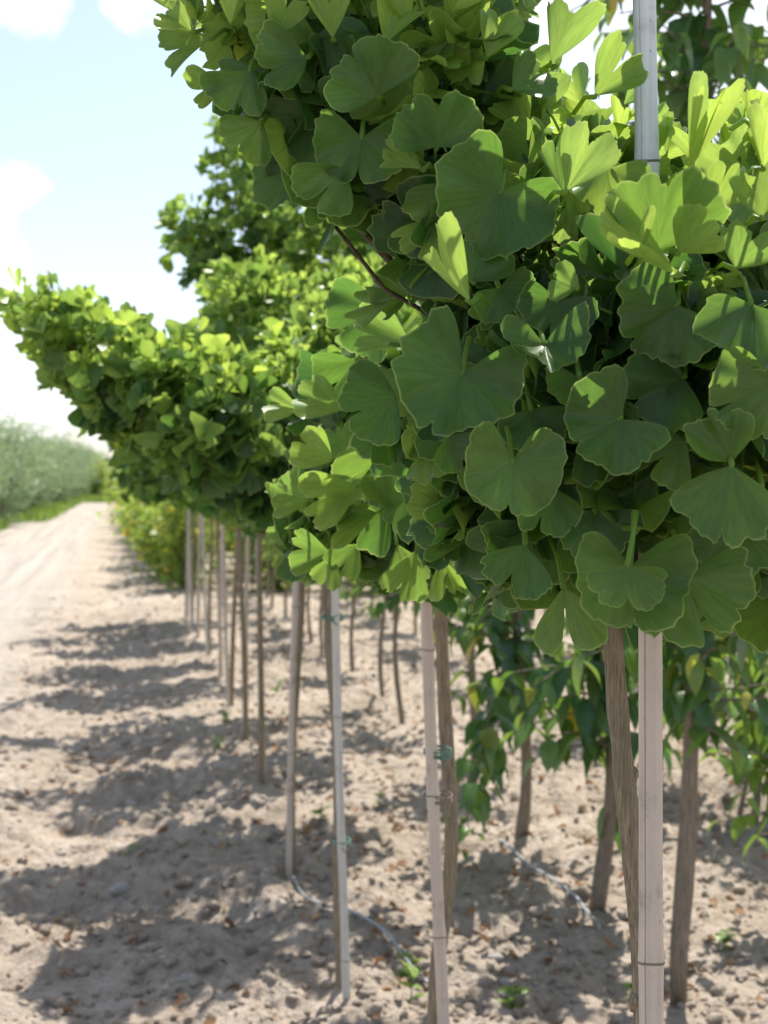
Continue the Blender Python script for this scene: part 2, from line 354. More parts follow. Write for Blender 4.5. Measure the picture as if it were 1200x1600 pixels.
def oval_leaf(g, nl=7, width=.30, bend=.35, fold=.25, tip=1.0):
    """pointed oval blade along +Y length 1"""
    v = np.linspace(0, 1, nl); w = width*np.sin(np.pi*v**.8)**.8*(1-.25*v*tip); w[0] = .008; w[-1] = .004
    s = np.array([-1, 0, 1.0]); S, Vv = np.meshgrid(s, v, indexing='ij')
    x = S*w[None, :]; y = Vv*1.0; z = fold*np.abs(x)-bend*y**2+.03*np.sin(y*9+g.uniform(0, 6))*np.abs(S)
    V = np.stack([x, y, z], -1).reshape(-1, 3)
    i = np.arange(2)[:, None]*nl; j = np.arange(nl-1)[None, :]
    F = np.stack([i+j, i+nl+j, i+nl+j+1, i+j+1], -1).reshape(-1, 4)
    return V, F, np.stack([S*.5+.5, Vv*.9], -1).reshape(-1, 2)
def frames(axis, normal):
    y = nrm(axis); z = normal-(normal*y).sum(-1, keepdims=True)*y; z = nrm(z); x = np.cross(y, z)
    return np.stack([x, y, z], -1)      # columns
def scatter(mb, temps, pos, axis, normal, size, age, rnd):
    """stamp templates at positions"""
    Rm = frames(axis, normal); which = rng.integers(0, len(temps), len(pos))
    for k, (V, F, UV) in enumerate(temps):
        idx = np.where(which == k)[0]
        if not len(idx): continue
        W = np.einsum('nij,vj->nvi', Rm[idx], V)*size[idx][:, None, None]+pos[idx][:, None, :]
        nv = len(V); FF = (F[None]+(np.arange(len(idx))*nv)[:, None, None]).reshape(-1, F.shape[1])
        D = np.ones((len(idx), nv, 4)); D[..., 0] = age[idx][:, None]; D[..., 1] = rnd[idx][:, None]; D[..., 2] = 0
        mb.add(W.reshape(-1, 3), FF, None, np.tile(UV, (len(idx), 1)), D.reshape(-1, 4))
g0 = np.random.default_rng(11)
def fan_set(n, nt, nr, wide=True):
    out = []
    for k in range(n):
        A = g0.choice([g0.uniform(.55, .9), g0.uniform(.9, 1.5), g0.uniform(1.5, 2.5)], p=[.3, .4, .3] if wide else [.5, .4, .1])
        out.append(fan_leaf(A, g0, nt, nr, notch=g0.choice([.1, .4, .7], p=[.35, .35, .3]), funnel=g0.uniform(.08, .65), wave=g0.uniform(.12, .34), fold=g0.uniform(-.1, .35), bend=g0.uniform(-.25, .5)))
    return out
def small_set(n, nt, nr):
    return [fan_leaf(g0.uniform(.4, .8), g0, nt, nr, notch=g0.uniform(.15, .7), funnel=g0.uniform(.2, .8), wave=g0.uniform(.14, .36), fold=g0.uniform(0, .4), bend=g0.uniform(-.1, .2)) for _ in range(n)]
HI = fan_set(48, 46, 6); HI_UP = fan_set(16, 46, 6, False)+small_set(8, 40, 6)
MID = fan_set(14, 17, 3); MID_UP = small_set(10, 15, 3)
LO = fan_set(8, 9, 2); LO_UP = small_set(6, 8, 2)

def crown_leaves(mb, blobs, count, sets, size, g, inner=.55, drop=1.0, hang=.8, tuft=1, avoid=()):
    """blobs: (centre(3), radii(3), young = leaf age plus painted sun brightness). Leaves sit on and under the surface of their union"""
    C = np.array([b[0] for b in blobs]); Rr = np.array([b[1] for b in blobs]); Yg = np.array([b[2] for b in blobs])
    area = (Rr[:, 0]*Rr[:, 1]+Rr[:, 1]*Rr[:, 2]+Rr[:, 0]*Rr[:, 2]); pr = area/area.sum()
    m = int(count*2.2/tuft); w = g.choice(len(blobs), m, p=pr)
    d = nrm(g.standard_normal((m, 3))); lev = 1-(1-inner)*g.random(m)**1.6+.09*g.standard_normal(m)
    lump = 1+.16*np.sin(d[:, 0]*5+w*1.7)*np.cos(d[:, 2]*6+w)+.08*np.sin(d[:, 1]*11+w*2.1+d[:, 2]*7)
    p = C[w]+d*Rr[w]*(lev*lump)[:, None]
    if tuft > 1:
        p = np.repeat(p, tuft, 0)+g.normal(0, size*.22, (m*tuft, 3)); d = np.repeat(d, tuft, 0); w = np.repeat(w, tuft); m = m*tuft
    q = np.linalg.norm((p[:, None, :]-C[None])/Rr[None], axis=2)
    keep = np.ones(m, bool)
    mn = q.min(1); keep &= (mn > inner*.85)
    for (ax_, ay_, az_, hw) in avoid: keep &= ~((np.abs(p[:, 0]-ax_) < hw) & (p[:, 1] < ay_) & (p[:, 2] > az_))   # leaves part around the cane
    p, d, w, mn = p[keep][:count], d[keep][:count], w[keep][:count], mn[keep][:count]
    if tuft > 1: young_j = np.repeat(g.normal(0, .2, len(p)//tuft+1), tuft)[:len(p)]
    else: young_j = 0
    n = nrm(d/Rr[w]); k = len(p); nz = n[:, 2]
    up = np.array([0, 0, 1.0]); rd = g.standard_normal((k, 3)); rd2 = g.standard_normal((k, 3))
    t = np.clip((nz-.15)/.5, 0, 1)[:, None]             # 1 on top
    tt = np.where(g.random(k)[:, None] < .12, 1-t, t)
    ax_side = n*.5-up*hang+rd*.5; ax_top = n*.7+up*.75+rd*.42
    axis = nrm(ax_side*(1-tt)+ax_top*tt)
    nm_side = n*.8+up*.45+rd2*.5+np.array([-.12, -.4, 0]); hor = nrm(np.cross(axis, rd2)); nm_top = hor+up*.3+n*.2
    normal = nm_side*(1-tt)+nm_top*tt
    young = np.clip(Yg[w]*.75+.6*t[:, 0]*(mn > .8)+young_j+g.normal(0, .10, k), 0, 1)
    sz = size*g.choice([.6, .85, 1.0, 1.15], k, p=[.2, .3, .32, .18])*g.uniform(.85, 1.15, k)*(1-.28*young)
    base = p-axis*sz[:, None]*.5
    rnd = g.random(k)
    a = tt[:, 0] > .5
    for msk, st in ((a, sets[1]), (~a, sets[0])):
        if msk.any(): scatter(mb, st, base[msk], axis[msk], normal[msk], sz[msk], young[msk], rnd[msk])
    return base, axis, n, sz, young
def petioles(mb, base, axis, n, sz, g, seg=4):
    for b, a, nn, s in zip(base, axis, n, sz):
        L = s*g.uniform(.5, .9); e = b-nn*L*.8+np.array([0, 0, .15*L])-a*L*.25
        mid = (b+e)/2+np.array([0, 0, .12*L])
        mb.tube([e, mid, b+a*s*.05], [.0011, .0010, .0013], seg, D=(.75, .5, 0, 1), cap=False)
def branch_to(mb, a, b, r0, r1, g, n=7, wob=.02):
    a = np.asarray(a, float); b = np.asarray(b, float); t = np.linspace(0, 1, n)[:, None]
    pts = a*(1-t)+b*t; ln = np.linalg.norm(b-a); pts += np.array([0, 0, -.12])*ln*np.sin(np.pi*t)+g.normal(0, wob*ln, (n, 3))*np.sin(np.pi*t)
    mb.tube(pts, np.linspace(r0, r1, n), 7)
    return pts

# ------------------------------------------------------------------ ground
def hash2(ix, iy, s):
    h = (ix*374761393+iy*668265263+s*1442695041) & 0xffffffff
    h = ((h ^ (h >> 13))*1274126177) & 0xffffffff
    return ((h ^ (h >> 16)) & 0xffff)/65535.0
def vnoise(x, y, s):
    ix = np.floor(x).astype(np.int64); iy = np.floor(y).astype(np.int64); fx = x-ix; fy = y-iy
    fx = fx*fx*(3-2*fx); fy = fy*fy*(3-2*fy)
    return (hash2(ix, iy, s)*(1-fx)+hash2(ix+1, iy, s)*fx)*(1-fy)+(hash2(ix, iy+1, s)*(1-fx)+hash2(ix+1, iy+1, s)*fx)*fy
def sstep(a, b, x):
    t = np.clip((x-a)/(b-a), 0, 1); return t*t*(3-2*t)
def height(x, y):
    x = np.asarray(x, float); y = np.asarray(y, float)
    off = x+.18*y                       # distance across the rows
    rough = sstep(-.95, -.35, off+.5*(vnoise(x*1.3, y*1.3, 3)-.5))
    rough = rough*(.35+.95*vnoise(x*1.7+5, y*1.7, 12)); 
    rx, ry = x*.94+y*.34, -x*.34+y*.94
    h = (.018+.022*rough)*(vnoise(rx*2.4, ry*2.4, 1)-.5)
    h += (.006+.055*rough)*(vnoise(rx*7.3+3, ry*7.3, 2)-.5)
    a = np.abs(vnoise(x*15, y*15, 4)-.5)*2; h += (.003+.026*rough)*(.5-a)
    b = np.abs(vnoise(x*34+9, y*34, 5)-.5)*2; h += (.002+.012*rough)*(.5-b)
    h += (.001+.009*rough)*(vnoise(x*80, y*80, 6)-.5)
    h += .02*np.exp(-((off-.45)/.30)**2)-.02*np.exp(-((off+.15)/.2)**2)
    h += .018*np.sin(off*9)*np.exp(-((off+1.9)/.7)**2)*.9
    fade = 1/(1+np.maximum(0, np.hypot(x, y)-25)/25)
    return h*fade
def build_ground():
    ys = [-60, -30, -15, -8, -4, -2, -.5, .5, 1.2, 1.8, 2.2, 2.5]; y = 2.62
    while y < 500: ys.append(y); y += .0115 if y < 5 else .0042*y*.6 if y < 12 else .02*y if y < 60 else .1*y
    xs = list(np.arange(-2.2, 2.2, .0125)); x = 2.2; st = .014; right = []
    while x < 420: right.append(x); x += st; st = min(st*1.055, 40)
    xs = [-v for v in right[::-1]]+xs[1:]+right
    xs = np.array(xs); ys = np.array(ys); X, Yy = np.meshgrid(xs, ys, indexing='ij'); Z = height(X, Yy)
    V = np.stack([X, Yy, Z], -1).reshape(-1, 3); ny = len(ys)
    i = np.arange(len(xs)-1)[:, None]*ny; j = np.arange(ny-1)[None, :]
    F = np.stack([i+j, i+ny+j, i+ny+j+1, i+j+1], -1).reshape(-1, 4)
    cen = V[F].mean(1); o = cen[:, 0]+.18*cen[:, 1]; path = (o < -.75) & (o > -3.3)
    for nm, f in (('ground', F[~path]), ('dirt_path', F[path])):
        u, inv = np.unique(f, return_inverse=True); mb = MB(); mb.add(V[u], inv.reshape(-1, 4)); tag(mb.build(nm, M['soil']), kind='structure')
build_ground()

def ico():
    t = (1+5**.5)/2
    v = np.array([(-1, t, 0), (1, t, 0), (-1, -t, 0), (1, -t, 0), (0, -1, t), (0, 1, t), (0, -1, -t), (0, 1, -t), (t, 0, -1), (t, 0, 1), (-t, 0, -1), (-t, 0, 1)], float)
    f = [(0, 11, 5), (0, 5, 1), (0, 1, 7), (0, 7, 10), (0, 10, 11), (1, 5, 9), (5, 11, 4), (11, 10, 2), (10, 7, 6), (7, 1, 8), (3, 9, 4), (3, 4, 2), (3, 2, 6), (3, 6, 8), (3, 8, 9), (4, 9, 5), (2, 4, 11), (6, 2, 10), (8, 6, 7), (9, 8, 1)]
    return nrm(v), f
def subdiv(v, f):
    v = list(map(tuple, v)); cache = {}; out = []
    def mid(a, b):
        k = (min(a, b), max(a, b))
        if k not in cache:
            m = (np.array(v[a])+np.array(v[b]))/2; v.append(tuple(m/np.linalg.norm(m))); cache[k] = len(v)-1
        return cache[k]
    for a, b, c in f:
        x, y, z = mid(a, b), mid(b, c), mid(c, a); out += [(a, x, z), (b, y, x), (c, z, y), (x, y, z)]
    return np.array(v), out
IV, IF = subdiv(*ico()); IV2, IF2 = subdiv(IV, IF)
def lump(V, g, amp=.25):
    k = g.normal(0, 2.2, (5, 3)); ph = g.uniform(0, 6, 5)
    return V*(1+amp*sum(np.sin(V@k[i]+ph[i]) for i in range(5))/2.2)[:, None]
def clods():
    g = np.random.default_rng(5); temps = [(lump(IV, g, .34)*np.array([1, g.uniform(.6, 1), g.uniform(.5, .8)]), IF) for _ in range(10)]
    mb = MB(); n = 16000
    Y = 2.6*np.exp(g.random(n)**1.2*math.log(13/2.6)); X = (g.random(n)*1.3-.65)*Y*.95
    off = X+.18*Y; keep = (g.random(n) < np.where(off < -.75, .16, 1)); X, Y = X[keep], Y[keep]; n = len(X)
    s = .003+.010*g.random(n)**3+.018*(g.random(n)**14)
    Z = height(X, Y)+s*.15; ang = g.uniform(0, 6.28, n); w = g.integers(0, 10, n)
    for k, (V, F) in enumerate(temps):
        id_ = np.where(w == k)[0]; c, sn = np.cos(ang[id_]), np.sin(ang[id_])
        W = np.stack([V[None, :, 0]*c[:, None]-V[None, :, 1]*sn[:, None], V[None, :, 0]*sn[:, None]+V[None, :, 1]*c[:, None], np.repeat(V[None, :, 2], len(id_), 0)], -1)*s[id_][:, None, None]
        W += np.stack([X[id_], Y[id_], Z[id_]], -1)[:, None, :]
        FF = (np.array(F)[None]+(np.arange(len(id_))*len(V))[:, None, None]).reshape(-1, 3); mb.add(W.reshape(-1, 3), None, FF)
    tag(mb.build('soil_clods', M['clod'], smooth=True), 'loose crumbs and clods of dry pale soil along the tilled strip', 'soil', kind='stuff')
clods()
def litter():
    g = np.random.default_rng(9); temps = [oval_leaf(g, 5, g.uniform(.22, .4), g.uniform(-.9, .8), g.uniform(.3, 1.3)) for _ in range(8)]
    n = 2600; Y = 2.7*np.exp(g.random(n)*math.log(16/2.7)); off = np.where(g.random(n) < .85, g.uniform(.5, 3.2, n), g.uniform(-.6, .6, n)); X = off-.18*Y
    size = g.uniform(.012, .04, n); pos = np.stack([X, Y, height(X, Y)+.006], -1)
    a = g.uniform(0, 6.28, n); axis = np.stack([np.cos(a), np.sin(a), g.uniform(-.15, .35, n)], -1); nm = np.stack([g.normal(0, .4, n), g.normal(0, .4, n), np.ones(n)], -1)
    mb = MB(); scatter(mb, temps, pos, axis, nm, size, g.random(n)**1.5, g.random(n)*.85)
    tag(mb.build('leaf_litter', M['litter']), 'dry reddish brown fallen leaves scattered on the soil between the rows', 'leaf litter', kind='stuff')
litter()

# stones, each its own
STONES = [(190, 1388, .030, 'grey rounded stone in shade at the lower left beside a dry stalk'), (292, 1542, .020, 'flat grey stone near the bottom left corner'),
          (205, 1250, .026, 'pale sunlit stone half buried in the left soil ridge'), (240, 1268, .022, 'pale stone with sunlit top, right of another pale stone'),
          (95, 1315, .016, 'small grey stone in shade near the left edge'), (775, 1495, .018, 'small rounded stone right of the second bamboo stake'),
          (790, 1530, .017, 'small stone between the second stake and the nearest trunk'), (420, 1440, .014, 'tiny stone beside the left end of the grey hose')]
for k, (px, py, s, lb) in enumerate(STONES):
    g = np.random.default_rng(40+k); p = PG(px, py); V = lump(IV2, g, .16)*np.array([1.1, .8, .55])*s; mb = MB(); mb.add(V, None, IF2)
    o = mb.build('stone', M['stone'], loc=(p[0], p[1], float(height(p[0], p[1]))+s*.2)); o.rotation_euler.z = g.uniform(0, 3); tag(o, lb, 'stone')

# ------------------------------------------------------------------ bamboo stakes
def stake(bottom, top, rad, nodes, label, mat='bamboo', groove=None, seg=20, group='bamboo stakes beside the ginkgo trees'):
    bottom = np.asarray(bottom, float); top = np.asarray(top, float); root = empty('bamboo_stake', bottom)
    tag(root, label, 'stake', group)
    L = np.linalg.norm(top-bottom); n = 60; t = np.linspace(0, 1, n)
    nd = [(d-bottom[2])/(top[2]-bottom[2]) for d in nodes]
    t = np.unique(np.concatenate([t]+[[a-.006/L, a-.0025/L, a, a+.0025/L, a+.006/L] for a in nd])); t = t[(t >= 0) & (t <= 1)]; n = len(t)
    r = rad*(1.03-.10*t); 
    for a in nd: r = r*(1+.05*np.exp(-((t-a)*L/.004)**2)+.06*np.exp(-((t-a)*L/.018)**2))
    th = np.linspace(0, 2*np.pi, seg, endpoint=False)
    if groove is not None: th = np.sort(np.concatenate([th, [groove-.11, groove-.06, groove, groove+.06, groove+.11]]) % (2*np.pi)); seg = len(th)
    wob = .0018*np.sin(t*L*5+rad*900)
    cx = wob; rr = r[:, None]*np.ones((1, seg))
    if groove is not None:
        gm = np.abs(np.angle(np.exp(1j*(th-groove)))) < .05
        rr[:, gm] *= .72
    d = (top-bottom)[None]*t[:, None]
    V = np.stack([d[:, 0, None]+cx[:, None]+rr*np.cos(th), d[:, 1, None]+rr*np.sin(th), d[:, 2, None]+0*rr], -1).reshape(-1, 3)
    i = np.arange(n-1)[:, None]*seg; j = np.arange(seg)[None, :]; j2 = (j+1) % seg
    F = np.stack([i+j, i+j2, i+seg+j2, i+seg+j], -1).reshape(-1, 4)
    mb = MB(); V = np.vstack([V, [[d[-1, 0]+cx[-1], d[-1, 1], d[-1, 2]]]]); c = n*seg
    mb.add(V, F, [(c, (n-1)*seg+k, (n-1)*seg+(k+1) % seg) for k in range(seg)])
    mb.build('cane', M[mat], root)
    for a in nd:
        if not 0 < a < 1: continue
        mb = MB(); q = (top-bottom)*a; q = q+np.array([.0018*np.sin(a*L*5+rad*900), 0, 0]); rn = rad*(1.03-.10*a)*1.13
        k = np.linspace(0, 2*np.pi, 25)[:-1]; wv = .0006*np.sin(k*2+a*9)
        rings = []
        for dz, f in ((-.0011, .96), (-.0006, 1.02), (.0006, 1.02), (.0011, .96)):
            rings.append(np.stack([q[0]+rn*f*np.cos(k), q[1]+rn*f*np.sin(k), q[2]+dz+wv], -1))
        W = np.vstack(rings); ii = np.arange(3)[:, None]*24; jj = np.arange(24)[None, :]
        mb.add(W, np.stack([ii+jj, ii+(jj+1) % 24, ii+24+(jj+1) % 24, ii+24+jj], -1).reshape(-1, 4)); mb.build('cane_node', M['node'], root)
    return root
def tie(p, w, dep, label, rad=.0016, name='plant_tie', mat='tie'):
    k = np.linspace(0, 2*np.pi, 21)[:-1]; mb = MB()
    for dz in (-.002, .0015, .004):
        pts = np.stack([w*np.cos(k), dep*np.sin(k), dz+.002*np.sin(k+dz*900)], -1); pts = np.vstack([pts, pts[:1]]); mb.tube(pts, rad, 6, cap=False)
    mb.tube([(0, -dep, 0), (w*.3, -dep-.006, .006), (w*.5, -dep-.012, .012)], rad*.8, 5); mb.tube([(0, -dep, 0), (w*.2, -dep-.008, -.004), (w*.6, -dep-.01, -.010)], rad*.8, 5)
    o = mb.build(name, M[mat], loc=tuple(p)); tag(o, label, 'tie', 'ties holding trees to their stakes'); return o

# ------------------------------------------------------------------ row of grafted ginkgo trees
def smooth_poly(pts, n=40):
    pts = np.asarray(pts, float); z = pts[:, 2]; order = np.argsort(z); pts = pts[order]; z = pts[:, 2]
    zz = np.linspace(z[0], z[-1], n); out = np.stack([np.interp(zz, z, pts[:, 0]), np.interp(zz, z, pts[:, 1]), zz], -1)
    for _ in range(4): out[1:-1] = (out[:-2]+2*out[1:-1]+out[2:])/4
    return out
def ginkgo(label, trunk_pts, r0, r1, blobs, count, size, sets, seed, detail=True, heroes=None, knots=(), group='grafted ginkgo trees in the front row', inner=.5, hang=.75, tuft=3, avoid=()):
    g = np.random.default_rng(seed); tp = smooth_poly(trunk_pts, 46 if detail else 16); base = tp[0].copy()
    root = empty('ginkgo_tree', base); tag(root, label, 'tree', group)
    mb = MB(); n = len(tp); rad = np.linspace(r0, r1, n)
    if detail: rad = rad*(1+.05*np.sin(np.linspace(0, 22, n)+seed)+.04*g.standard_normal(n))
    mb.tube(tp-base, rad, 16 if detail else 8, bump=.02 if detail else 0, seed=seed)
    for (kz, ang, kr) in knots:
        i = int(np.argmin(abs(tp[:, 2]-kz))); q = tp[i]-base; dv = np.array([math.cos(ang), math.sin(ang), .25])
        mb.tube([q, q+dv*rad[i]*.9, q+dv*rad[i]*1.3], [kr*1.3, kr*1.15, kr*.5], 9, bump=.08, seed=3)
    mb.build('trunk', M['bark'], root)
    top = tp[-1]; bb = MB()
    for c, rr, yg in blobs:
        c = np.asarray(c, float)
        br = branch_to(bb, top-base, c-base, r1*.62, r1*.3, g, wob=.03)
        for _ in range(5 if detail else 2):
            d = nrm(g.standard_normal(3)); branch_to(bb, br[g.integers(3, len(br))], c-base+d*np.asarray(rr)*.8, r1*.25, .0012, g, 5, .04)
    bb.build('branches', M['twig'], root)
    lf = MB(); bl = [(np.asarray(c)-base, np.asarray(rr), y) for c, rr, y in blobs]
    b, a, nn, s, yg = crown_leaves(lf, bl, count, sets, size, g, inner=inner, hang=hang, tuft=tuft, avoid=[(a0-base[0], a1-base[1], a2-base[2], a3) for a0, a1, a2, a3 in avoid])
    if detail: petioles(lf, b[::2], a[::2], nn[::2], s[::2], g)
    if heroes:
        for h in heroes: hero(lf, base, *h)
    lf.build('crown', M['ginkgo'], root)
    return root
hg = np.random.default_rng(77)
def hero(mb, base, px, py, Y, ang, rpx, A, age=.2, tilt=0, roll=0, notch=.3, funnel=.15, wave=.1, fold=0, bend=.1, pet=None):
    """one large leaf: petiole point, direction in the picture plane, radius, half sweep (deg). tilt>0 tips the blade's end away"""
    p = P(px, py, Y)-base; L = rpx/FP*Y; a = R(ang)
    ax = np.array([math.cos(a)*math.cos(R(tilt)), math.sin(R(tilt)), math.sin(a)*math.cos(R(tilt))])
    side = np.cross(ax, np.array([0, -1.0, 0])); side = nrm(side); nm = nrm(np.cross(side, ax)); 
    if nm[1] > 0: nm = -nm
    nm = nm*math.cos(R(roll))+side*math.sin(R(roll))
    V, F, UV = fan_leaf(R(A), hg, 96, 9, notch=notch+.1, funnel=funnel+hg.uniform(.12, .38), wave=wave*1.7+.04, fold=fold, bend=bend+hg.uniform(-.05, .25))
    Rm = frames(ax[None], nm[None])[0]
    D = np.ones((len(V), 4)); D[:, 0] = age; D[:, 1] = hg.uniform(.15, .8)
    mb.add((V*L)@Rm.T+p, F, None, UV, D)
    if pet:
        e = P(pet[0], pet[1], Y+pet[2])-base
    else: e = p-ax*L*.35+np.array([0, .06, .015])
    mid = (p+e)/2+np.array([0, -.006, .004])
    mb.tube([e, mid, p-ax*L*.02, p+ax*L*.07-nm*.0006], [.0018, .0015, .0019, .0008], 7, D=(.7, .5, 0, 1), cap=False)

def B(px, py, Y, rx, ry, rz, young=0.0): return (P(px, py, Y), np.array([rx/FP*Y, rz, ry/FP*Y]), young)  # young: leaf age, also raised to put sunlight into the leaf colour

# --- nearest tree
heroes1 = [
 (722, 583, .90, 238, 112, 145, .05, -10, 8, .15, .10, .10, 0, .05), (800, 722, .88, 268, 88, 152, .12, -8, -5, .2, .10, .08, 0, .08),
 (968, 655, .89, 212, 92, 138, .1, -5, 5, .2, .08, .12, 0, .1), (1068, 590, .91, 205, 98, 92, .05, 0, 10, .12, .1, .1, 0, .1),
 (1072, 690, .90, 212, 88, 62, .15, -5, 0, .4, .1, .15), (1143, 727, .86, 257, 132, 58, .15, -12, 0, .12, .08, .10), (1143, 722, .865, 118, 92, 48, .15, -20, 0, .1, .1, .15),
 (1208, 598, .86, 205, 108, 70, .2, -5, 0, .35, .1, .1), (1172, 474, .87, 250, 112, 78, .15, -15, 0, .15, .1, .1), (1058, 476, .89, 218, 98, 118, .05, 10, 0, .1, .1, .12),
 (980, 884, .845, 270, 76, 86, .2, -12, 0, .28, .12, .14, .05, .15, (994, 800, .03)), (984, 886, .87, 268, 106, 138, .12, -5, 0, .15, .08, .08, 0, .05, (990, 800, .04)),
 (1067, 900, .88, 287, 114, 108, .15, -8, 0, .72, .05, .10, 0, .05, (1052, 830, .05)), (880, 918, .93, 277, 106, 46, .3, -5, 0, .85, .05, .1), (782, 300, .93, 232, 108, 148, .1, 5, 0, .12, .12, .1),
 (905, 590, .92, 252, 66, 92, .1, -15, 0, .3, .1, .15), (850, 538, .90, 272, 74, 128, .1, -35, 0, .15, .45, .1),
 (870, 470, .93, 255, 70, 110, .1, -10, 0), (740, 440, .93, 80, 70, 90, .05, 10, 0), (780, 450, .94, 300, 60, 110, .05, 0, 0),
 (1058, 430, .84, 176, 148, 30, .85, -10, 55, .15, .25, .1, .3, 0), (735, 472, .86, 152, 126, 38, .8, -15, 40, .35, .3, .12, .2, 0),
 (900, 450, .86, 160, 50, 60, .3, -10, 0), (1180, 200, .84, 95, 10, 20, .9), (1075, 268, .86, 99, 138, 21, .9, -8, 30, .3, .3, .1, .2, 0), (1078, 268, .865, 68, 138, 16, .85, -8, -30, .3, .3, .1, .2, 0),
 (1192, 262, .84, 97, 98, 38, .95, -8, 15, .2, .25, .12, .1, 0), (1025, 392, .85, 84, 128, 66, .2, -12, 0, .12, .2, .13), (1060, 395, .83, 55, 80, 50, .5, -20, 0, .2, .3, .13), (1000, 400, .82, 110, 80, 25, .7, -10, 40, .1, .4, .1, .3),
 (880, 300, .88, 118, 90, 30, .3, -10, 30), (884, 300, .87, 58, 108, 40, .75, -10, -10, .2, .3, .1), (860, 100, 1.0, 75, 100, 38, .7, 0, 20), (930, 150, .96, 60, 90, 50, .6, 0, 20),
 (1150, 420, .86, 70, 80, 55, .4, -20, 0), (1110, 330, .86, 75, 80, 55, .65, -10, 20), (1190, 340, .86, 110, 90, 50, .5, -10, 10),
 (715, 112, 1.0, 62, 116, 38, .95, 0, 15, .55, .2, .1), (590, 150, .97, 120, 88, 95, .15, -10, 0, .2, .35, .12), (682, 230, .95, 95, 84, 100, .15, -10, 0, .3, .4, .1),
 (565, 215, .98, 262, 82, 125, .1, 0, 0, .3, .1, .12), (538, 262, .98, 232, 92, 55, .2, 0, 0, .6, .1, .12), (800, 140, .98, 30, 70, 60, .3, 0, 0), (660, 265, .95, 160, 75, 40, .45, -10, 30),
 (300, 50, 1.04, 150, 60, 45, .8, 0, 10), (360, 40, 1.03, 95, 65, 35, .9, 0, 20), (430, 60, 1.0, 70, 70, 40, .8, -10, 10), (520, 60, .99, 100, 75, 35, .85, -10, 15), (600, 70, .98, 60, 80, 35, .9, -5, -15), (640, 40, .98, 110, 80, 30, .9), (760, 90, .98, 70, 80, 40, .85, -5, 10), (345, 130, 1.02, 200, 55, 55, .5), (480, 90, 1.0, 200, 80, 70, .2, 0, 10), (390, 110, 1.02, 250, 80, 60, .25, 0, 10), (410, 190, 1.02, 230, 75, 60, .25, 0, 0), (330, 60, 1.05, 200, 90, 40, .35, 0, 20),
 (860, 760, .92, 250, 80, 80, .02, 0, 0), (700, 680, .95, 300, 60, 70, .05, 0, 0), (1150, 820, .92, 250, 90, 90, .05), (930, 800, .94, 270, 80, 100, .0), (1190, 760, .92, 240, 80, 80, .1),
 (820, 850, .93, 250, 85, 60, .1), (830, 640, .93, 280, 70, 90, .0), (620, 620, .97, 200, 90, 80, .1),
]
blobs1 = [B(1000, 640, 1.10, 230, 285, .16), B(800, 610, 1.10, 172, 250, .15), B(1230, 640, 1.10, 190, 280, .17, .1),
          B(880, 290, 1.08, 130, 150, .13, .6), B(680, 150, 1.10, 135, 165, .13, .75), B(495, 60, 1.12, 140, 108, .11, .85), B(350, 12, 1.14, 64, 56, .07, 1.0), B(530, 190, 1.12, 110, 125, .10, .1), B(660, 290, 1.12, 75, 75, .09, .1),
          B(1140, 340, 1.08, 150, 130, .14, .9), B(1300, 420, 1.12, 130, 170, .15, .7), B(560, -140, 1.12, 200, 130, .14, .6), B(730, -60, 1.15, 80, 90, .12, .8), B(1000, 800, 1.12, 190, 130, .15),
          B(1080, 650, 1.32, 300, 280, .2, .3), B(800, 810, 1.10, 90, 95, .12), B(1000, 330, 1.15, 120, 110, .12, .6), B(1020, 540, .965, 90, 230, .05, .05), B(705, 375, 1.07, 62, 62, .08, .2)]
h0 = lambda x, y: float(height(x, y))
ginkgo('nearest ginkgo tree with large sharp fan leaves filling the upper right', [(.205, 1.09, h0(.2, 1.09)-.02), P(1006, 1560, 1.09), P(1000, 1450, 1.085), P(985, 1300, 1.08), P(968, 1150, 1.08), P(955, 990, 1.08), P(957, 850, 1.09), P(965, 700, 1.1)],
       0.0088, .0078, blobs1, 4900, .0405, (HI, HI_UP), 3, heroes=heroes1, avoid=[(P(1007, 120, .98)[0], 1.04, P(0, 300, .98)[2], .062)], knots=[(P(0, 1228, 1.08)[2], 0.3, .006), (P(0, 1560, 1.08)[2], 2.9, .008)])
# --- second tree
heroes2 = [(642, 538, 1.50, 168, 98, 42, .5, -10, 20), (622, 688, 1.45, 112, 122, 28, .35, -10, 30, .15, .3, .1), (538, 640, 1.5, 162, 82, 42, .45, -5, 10), (628, 690, 1.45, 217, 122, 34, .25, -5, -10),
 (482, 782, 1.48, 165, 58, 55, .35), (514, 862, 1.5, 178, 66, 48, .3), (604, 782, 1.45, 232, 92, 48, .1), (612, 795, 1.42, 98, 76, 48, .25, -20, 0), (590, 800, 1.44, 190, 90, 40, .35),
 (640, 790, 1.46, 60, 60, 50, .4), (690, 790, 1.46, 300, 95, 30, .35), (700, 800, 1.45, 330, 110, 28, .4), (690, 870, 1.48, 280, 70, 35, .45), (620, 850, 1.5, 290, 75, 40, .3), (560, 850, 1.5, 230, 60, 50, .3), (520, 870, 1.5, 250, 50, 50, .4),
 (560, 760, 1.42, 200, 95, 45, .45), (655, 760, 1.42, 210, 80, 60, .2), (520, 720, 1.44, 150, 70, 50, .5), (700, 740, 1.40, 240, 85, 70, .15), (650, 860, 1.42, 250, 85, 40, .4), (740, 800, 1.40, 300, 80, 35, .4), (600, 480, 1.55, 210, 95, 70, .1), (560, 560, 1.55, 230, 80, 60, .12), (790, 830, 1.46, 255, 90, 30, .3), (740, 850, 1.5, 270, 80, 50, .2), (540, 720, 1.5, 100, 60, 50, .3), (470, 640, 1.52, 170, 60, 40, .5)]
